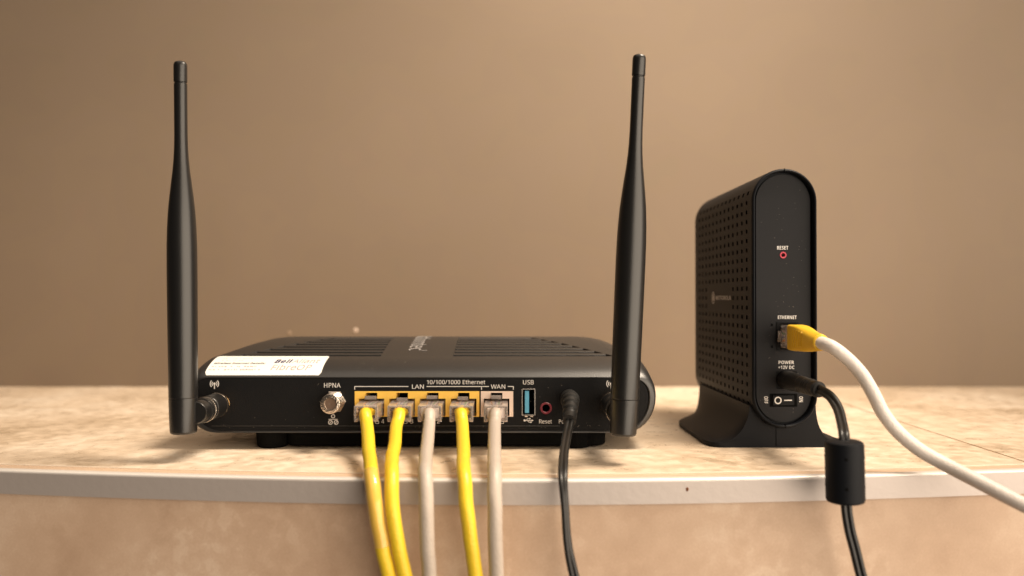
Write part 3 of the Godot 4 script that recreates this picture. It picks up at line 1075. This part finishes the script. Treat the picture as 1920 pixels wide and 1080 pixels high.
# clear plug: z out of the socket, y towards the latch, jacket end at z = 9
func plug(cable: Node3D, xf: Transform3D, press: float, latch_m: Material, long := 14.0) -> void:
	var g := Geo.new()
	var outer := Geo.rrect(Vector2(-5.3, -3.35), Vector2(5.3, 3.4), 0.35, 3)
	var back := Geo.rrect(Vector2(-5.25, -3.7), Vector2(5.25, 2.95), 0.35, 3)
	var small := Geo.rrect(Vector2(-5.05, -3.5), Vector2(5.05, 2.75), 0.3, 3)
	var inner := Geo.rrect(Vector2(-4.2, -3.0), Vector2(4.2, 2.2), 0.4, 3)
	g.loft([Geo.flat(outer, -7.0, xf), Geo.flat(outer, 2.0, xf), Geo.flat(back, long - 0.2, xf), Geo.flat(small, long, xf), Geo.flat(inner, long, xf), Geo.flat(inner, long - 5.0, xf)])
	for sx in [-1.0, 1.0]:
		g.rbox(Vector3(minf(sx * 3.5, sx * 5.2), -4.15, long - 3.6), Vector3(maxf(sx * 3.5, sx * 5.2), -3.75, long - 0.1), 0.2, 0.15, xf)
	var body := part("plug", g, M.clear, cable, 30)
	g = Geo.new()
	var side := Transform3D(Basis(Vector3.FORWARD, Vector3.UP, Vector3.RIGHT), Vector3.ZERO)
	var bar := PackedVector2Array([Vector2(6.0, 3.45), Vector2(4.8, 3.9), Vector2(-0.6, 6.6 - press), Vector2(-2.6, 6.9 - press), Vector2(-2.6, 5.2 - press), Vector2(-0.4, 4.9 - press), Vector2(4.6, 3.42)])
	g.prism(bar, -2.4, 2.4, [], xf * side)
	part("latch", g, latch_m, body, 25)
	for i in 8:
		g = Geo.new()
		var c: Array = WIRE_COLOURS[i]
		g.paint = Color(c[0], c[1], c[2])
		var x := (i - 3.5) * 1.02
		var path := PackedVector3Array()
		for k in 7:
			var t := k / 6.0
			path.append(xf * Vector3(lerpf(x, x * 0.62 + sin(i * 2.3 + t * 3.0) * 0.25 * t, t), lerpf(-1.4, sin(i * 1.7) * 0.9, t), lerpf(-6.0, long - 4.8, t)))
		g.tube(path, 0.44, 6)
		part("wire", g, M.wires, body)


func jacket(path: PackedVector3Array, r: float, flat_end: bool, m: Material, cable: Node3D) -> MeshInstance3D:
	var g := Geo.new()
	var n := path.size()
	g.sweep(path, func(t: float) -> PackedVector2Array:
		var f := clampf(1.0 - t * (n - 1) / 7.0, 0, 1) if flat_end else 0.0
		f = f * f * (3 - 2 * f)
		var out := PackedVector2Array()
		for i in 20:
			var a := TAU * i / 20
			out.append(Vector2(cos(a) * r * (1 + 0.28 * f), sin(a) * r * (1 - 0.18 * f)))
		return out)
	return part("jacket", g, m, cable, 60)


func twin(path: PackedVector3Array, r: float, m: Material, cable: Node3D, twist: Callable) -> void:
	var g := Geo.new()
	g.sweep(path, func(t: float) -> PackedVector2Array:
		var out := PackedVector2Array()
		var tw: float = twist.call(t)
		for side in [0.0, PI]:
			for i in 11:
				var a: float = side + deg_to_rad(-145 + 29.0 * i)
				var c := Vector2(r * 0.84, 0).rotated(side)
				out.append((c + Vector2.from_angle(a) * r).rotated(tw))
		return out)
	part("twin_cord", g, m, cable, 45)


# a run of small printed marks along a jacket, on the side facing "side"
func print_marks(path: PackedVector3Array, r: float, from: int, to: int, side: Vector3, jacket_: Node3D) -> void:
	var g := Geo.new()
	for i in range(from, to):
		for k in 2:
			if rng.randf() < 0.25:
				continue
			var p := path[i].lerp(path[i + 1], k * 0.5)
			var t := (path[i + 1] - path[i]).normalized()
			var n := (side - t * side.dot(t)).normalized()
			var b := t.cross(n)
			var o := p + n * (r - 0.02)
			var w := rng.randf_range(0.15, 0.4)
			var h := rng.randf_range(0.35, 0.7)
			var q := PackedVector3Array([o - t * w - b * h, o + t * w - b * h, o + t * w + b * h, o - t * w + b * h])
			var up := PackedVector3Array()
			for c in q:
				up.append(c + n * 0.05)
			g.loft([q, up])
	part("print_mark", g, M.mark, jacket_)


func build_cables() -> void:
	var grp := "ethernet cables hanging from the router"
	var kinds := [
		["yellow ethernet cable in port 4, wrapped in glossy tape below the metal edge", M.yellow, -0.2, 0.3, 0.8, [[-62.7, 13.7, 21], [-58.3, 8.5, 43], [-55.6, 6.0, 56], [-52.8, 3.0, 69], [-50.0, -6.5, 76], [-47.7, -19.7, 77], [-45.1, -32.6, 76], [-39.8, -58.9, 74], [-34, -100, 74], [-28, -220, 72], [-30, -420, 70]]],
		["yellow ethernet cable in port 3, curving right beside the taped yellow cable", M.yellow, 0.3, -1.0, 1.6, [[-50.0, 13.7, 21], [-48.1, 8.5, 43], [-46.8, 6.0, 56], [-45.2, 3.0, 69], [-43.9, -6.5, 76], [-41.8, -19.7, 77], [-39.0, -32.6, 76], [-33.3, -58.9, 74], [-25, -100, 74], [-18, -220, 72], [-20, -420, 70]]],
		["grey ethernet cable in port 2, hanging between two yellow cables", M.grey, -0.2, 0.0, 0.6, [[-36.1, 13.7, 21], [-34.7, 8.5, 43], [-33.7, 6.0, 56], [-32.4, 3.0, 69], [-31.5, -6.5, 76], [-30.9, -19.7, 77], [-30.2, -32.6, 76], [-28.8, -58.9, 74], [-27, -100, 74], [-24, -220, 72], [-22, -420, 70]]],
		["yellow ethernet cable hanging between the two grey cables", M.yellow, -0.5, 0.0, 1.1, [[-21.3, 13.7, 21], [-19.9, 8.5, 43], [-19.0, 6.0, 56], [-18.0, 3.0, 69], [-16.7, -6.5, 76], [-15.1, -19.7, 77], [-13.3, -32.6, 76], [-9.8, -58.9, 74], [-5, -100, 74], [2, -220, 72], [0, -420, 70]]],
		["grey ethernet cable plugged into the beige socket marked WAN", M.grey, -0.2, 0.0, 0.5, [[-7.6, 13.7, 21], [-7.2, 8.5, 43], [-6.9, 6.0, 56], [-6.6, 3.0, 69], [-6.3, -6.5, 76], [-6.1, -19.7, 77], [-5.7, -32.6, 76], [-4.9, -58.9, 74], [-4, -100, 74], [-2, -220, 72], [-4, -420, 70]]]]
	rng.seed = 9
	var wob := FastNoiseLite.new()
	wob.seed = 3
	wob.frequency = 0.02
	for i in 5:
		var k: Array = kinds[i]
		var t := thing("ethernet_cable", k[0], "cable", Vector3.ZERO, grp)
		var mouth := Vector3(PORTS[i] + k[2] * 0.5, 18.9, 0)
		var xf := Transform3D(Basis(Vector3.UP, deg_to_rad(-k[3] * 1.5)), mouth)
		plug(t, xf, k[4], M.clear)
		if k[1] == M.grey:
			var fill := Geo.new()
			fill.rbox(Vector3(-4.0, -2.85, 9.1), Vector3(4.0, 2.05, 12.6), 0.5, 0.3, xf)
			part("strain_relief", fill, M.pale_plastic, t)
		var pts: Array = [xf * Vector3(0, -0.3, 9.3), xf * Vector3(0, -0.7, 14.6)]
		pts.append_array(k[5])
		var path := spline(pts, 10)
		for j in range(12, path.size()):
			path[j] += Vector3(wob.get_noise_1d(j * 3.0 + i * 500.0), 0, wob.get_noise_1d(j * 3.0 + i * 500.0 + 250.0)) * 0.35
		var jk := jacket(path, 2.72, true, k[1], t)
		if i == 2:
			print_marks(path, 2.72, 12, 38, Vector3(-0.75, 0.2, 0.65), jk)
		elif i == 1:
			print_marks(path, 2.72, 22, 34, Vector3(-0.8, 0.3, 0.5), jk)
		if i == 0:
			var wrap := PackedVector3Array()
			for p in path:
				if p.y < 4.0 and p.y > -21.5 and p.z > 60:
					wrap.append(p)
			var g := Geo.new()
			var sec := Geo.circle(Vector2.ZERO, 3.05, 20)
			g.sweep(wrap, func(_t): return sec)
			part("tape_wrap", g, M.tape, t, 60)

	# modem's ethernet cable
	var w := thing("ethernet_cable", "white ethernet cable with yellow boot running from the modem to the right", "cable")
	var at := Transform3D(Basis(Vector3.DOWN, Vector3.LEFT, Vector3.BACK), Vector3(128.2, 51.8, -3.6))
	at.basis = Basis(Vector3.UP, Vector3.LEFT, Vector3.BACK)
	plug(w, at, 1.4, M.clear, 9.0)
	var g := Geo.new()
	var rings: Array = []
	for q in [[6.6, 3.1, 5.2, 0.0, 0.6], [6.8, 3.5, 5.65, 0.0, 0.9], [9.0, 3.7, 5.75, 0.0, 1.0], [14.0, 3.7, 5.7, -0.1, 1.2], [18.0, 3.6, 5.5, -0.1, 1.6], [22.0, 3.55, 5.2, -0.3, 2.0], [26.0, 3.5, 4.8, -0.5, 2.6], [30.0, 3.5, 4.3, -0.6, 3.2], [34.0, 3.5, 3.9, -0.7, 3.4], [37.5, 3.5, 3.6, -0.7, 3.45], [38.6, 3.35, 3.4, -0.7, 3.3], [39.0, 2.9, 2.9, -0.7, 2.85], [39.0, 2.4, 2.4, -0.7, 2.35], [37.5, 2.4, 2.4, -0.7, 2.35]]:
		rings.append(Geo.flat(Geo.rrect(Vector2(128.2 - q[1], 51.8 + q[3] - q[2]), Vector2(128.2 + q[1], 51.8 + q[3] + q[2]), minf(q[4], minf(q[1], q[2]) - 0.03), 5), q[0] - 1.8))
	g.loft(rings)
	var boot := part("boot", g, M.boot, w, 40)
	for k in 5:
		g = Geo.new()
		var z := 14.0 + k * 2.6 - 1.8
		var hgt := 5.3 - k * 0.28
		g.rbox(Vector3(124.35, 51.7 - hgt + 0.9, z), Vector3(132.05, 51.7 + hgt - 0.9, z + 1.1), 0.5, 0.25)
		part("grip_rib", g, M.boot, boot)
	jacket(spline([[128.2, 51.1, 32.5], [128.2, 51.1, 36], [131.3, 49.3, 42], [137.0, 44.2, 44], [141.8, 37.9, 46], [145.7, 29.7, 48], [148.2, 23.9, 49], [153.3, 16.8, 50], [160.3, 10.1, 53], [167.9, 5.2, 58], [175.5, 0.6, 68], [185.8, -5.5, 80], [203.0, -14.0, 94], [240, -32, 118], [296, -80, 140], [330, -180, 150], [340, -420, 150]], 8), 2.75, false, M.white, w)

	# router's power cord
	var p := thing("power_cord", "thin black power cord with ribbed plug in the router, beside its reset button", "cord")
	g = Geo.new()
	var rib := func(t: float) -> PackedVector2Array:
		var r := 4.0
		if t > 0.3:
			r = lerpf(4.0, 2.8, clampf((t - 0.3) / 0.5, 0, 1))
			var f := fmod(t * 7.0, 1.0)
			if t < 0.86:
				r += 0.4 if f < 0.5 else -0.35
			else:
				r = 2.9
		if t < 0.04:
			r = 3.6
		return Geo.circle(Vector2.ZERO, r, 24)
	g.sweep(spline([[26.2, 23.9, 0.1], [26.2, 23.7, 5], [26.0, 23.0, 11], [25.4, 20.6, 19], [24.4, 17.3, 27.5]], 14), rib)
	part("plug", g, M.rubber, p, 40)
	twin(spline([[24.6, 18.0, 26], [24.3, 16.6, 29], [22.8, 12.9, 37], [20.7, 9.1, 52], [19.6, 6.0, 63], [19.0, 1.6, 71], [19.5, -6.7, 75], [20.4, -20.0, 76], [22.9, -32.6, 76], [29.0, -56.1, 76], [40, -95, 76], [52, -200, 74], [54, -420, 72]], 9), 1.05, M.black_vinyl, p, func(t: float) -> float: return 0.9 * sin(t * 9.0) * smoothstep(0.15, 0.4, t))

	# modem's power cord with its ferrite bead
	var c := thing("power_cord", "black power cord with a cylindrical ferrite bead, plugged into the modem", "cord")
	g = Geo.new()
	var barrel := func(t: float) -> PackedVector2Array:
		var r := lerpf(4.3, 3.35, clampf((t - 0.25) / 0.4, 0, 1))
		if t > 0.55 and t < 0.8:
			r += 0.25 if fmod(t * 20.0, 1.0) < 0.5 else -0.3
		if t > 0.96:
			r = 2.4
		return Geo.circle(Vector2.ZERO, r, 24)
	g.sweep(spline([[127.3, 31.6, -3.9], [127.3, 31.6, 5], [127.3, 31.6, 15], [127.3, 31.6, 28], [127.3, 31.6, 37]], 12), barrel)
	part("plug", g, M.rubber, c, 40)
	twin(spline([[127.3, 31.7, 35], [127.4, 31.5, 39], [128.8, 29.8, 45], [129.1, 26.0, 52], [126.8, 21.2, 62], [124.4, 17.0, 70], [124.0, 5.8, 72], [124.2, -7.1, 72], [125.4, -16.0, 72], [127.4, -24.0, 72], [129.8, -33.9, 72], [136.1, -57.8, 72], [145, -95, 72], [154, -200, 70], [156, -420, 68]], 8), 1.12, M.black_vinyl, c, func(t: float) -> float: return lerpf(1.2, 0.0, smoothstep(0.1, 0.3, t)))
	var fx := Transform3D(Basis(Vector3.BACK, deg_to_rad(1.0)) * Basis(Vector3.RIGHT, Vector3.FORWARD, Vector3.UP), Vector3(123.9, -6.2, 72))
	g = Geo.new()
	g.lathe([[2.0, -0.1], [5.6, 0.0], [6.6, 0.4], [6.95, 1.3], [6.95, 21.4], [6.6, 22.3], [5.6, 22.8], [2.0, 22.9]], fx, 48)
	var bead := part("ferrite_bead", g, M.modem, c, 40)
	for q in [[17.0, 107.0], [6.2, 107.0], [17.0, 25.0], [6.2, 25.0], [17.0, 197.0], [6.2, 197.0]]:
		g = Geo.new()
		var dir := fx.basis * Vector3(cos(deg_to_rad(q[1])), -sin(deg_to_rad(q[1])), 0)
		var o := fx * Vector3(0, 0, q[0]) + dir * 6.98
		g.lathe([[0.01, 0.03], [0.55, 0.03], [0.7, -0.1], [0.7, -0.8]], Transform3D(Basis.looking_at(-dir, Vector3.UP), o), 12)
		part("dimple", g, M.hollow, bead)


# ---------------------------------------------------------------- scene
func lamp(called: String, at: Vector3, towards: Vector3, size: Vector2, color: Color, energy: float) -> void:
	var l := AreaLight3D.new()
	l.name = called
	l.area_size = size
	l.light_color = color
	l.light_energy = energy
	l.shadow_enabled = true
	l.area_range = 6.0
	l.area_attenuation = 2.0
	add_child(l)
	l.look_at_from_position(at, towards)


func _ready() -> void:
	var cam := Camera3D.new()
	cam.name = "camera"
	cam.position = Vector3(0, 0.070, 0.380)
	cam.rotation = Vector3(atan(17.0 / 1550.0), 0, 0)
	var lens := CameraAttributesPhysical.new()
	lens.frustum_focal_length = 34.444
	lens.frustum_focus_distance = 0.37
	lens.frustum_near = 0.01
	lens.frustum_far = 20.0
	lens.exposure_aperture = 7.0
	cam.attributes = lens
	add_child(cam)
	cam.current = true

	var world := WorldEnvironment.new()
	world.name = "environment"
	var env := Environment.new()
	env.background_mode = Environment.BG_COLOR
	env.background_color = lin(0.05, 0.042, 0.034)
	env.tonemap_mode = Environment.TONE_MAPPER_LINEAR
	env.tonemap_exposure = 0.94
	env.sdfgi_enabled = true
	env.ssao_enabled = true
	env.ssil_enabled = true
	world.environment = env
	add_child(world)

	# the room's lighting: a downlight above the ledge near the wall, and the broad soft light of the room's bright side to the right
	var down := SpotLight3D.new()
	down.name = "downlight"
	down.light_color = lin(1.0, 0.84, 0.66)
	down.light_energy = 1.34
	down.light_size = 0.16
	down.spot_angle = 34.8
	down.spot_angle_attenuation = 1.0
	down.spot_range = 6.0
	down.spot_attenuation = 2.0
	down.shadow_enabled = true
	add_child(down)
	down.look_at_from_position(Vector3(0.354, 0.752, 0.042), Vector3(0.0, 0.146, -0.15))
	lamp("window_light", Vector3(0.907, 0.134, 0.923), Vector3(0, 0.05, 0), Vector2(1.8, 1.3), lin(1.0, 0.84, 0.66), 3.3)
	lamp("ceiling_glow", Vector3(0.15, 1.4, 0.35), Vector3(0.15, 0, 0.349), Vector2(2.0, 1.6), lin(1.0, 0.84, 0.68), 1.1)

	make_materials()
	build_setting()
	build_router()
	build_modem()
	build_cables()
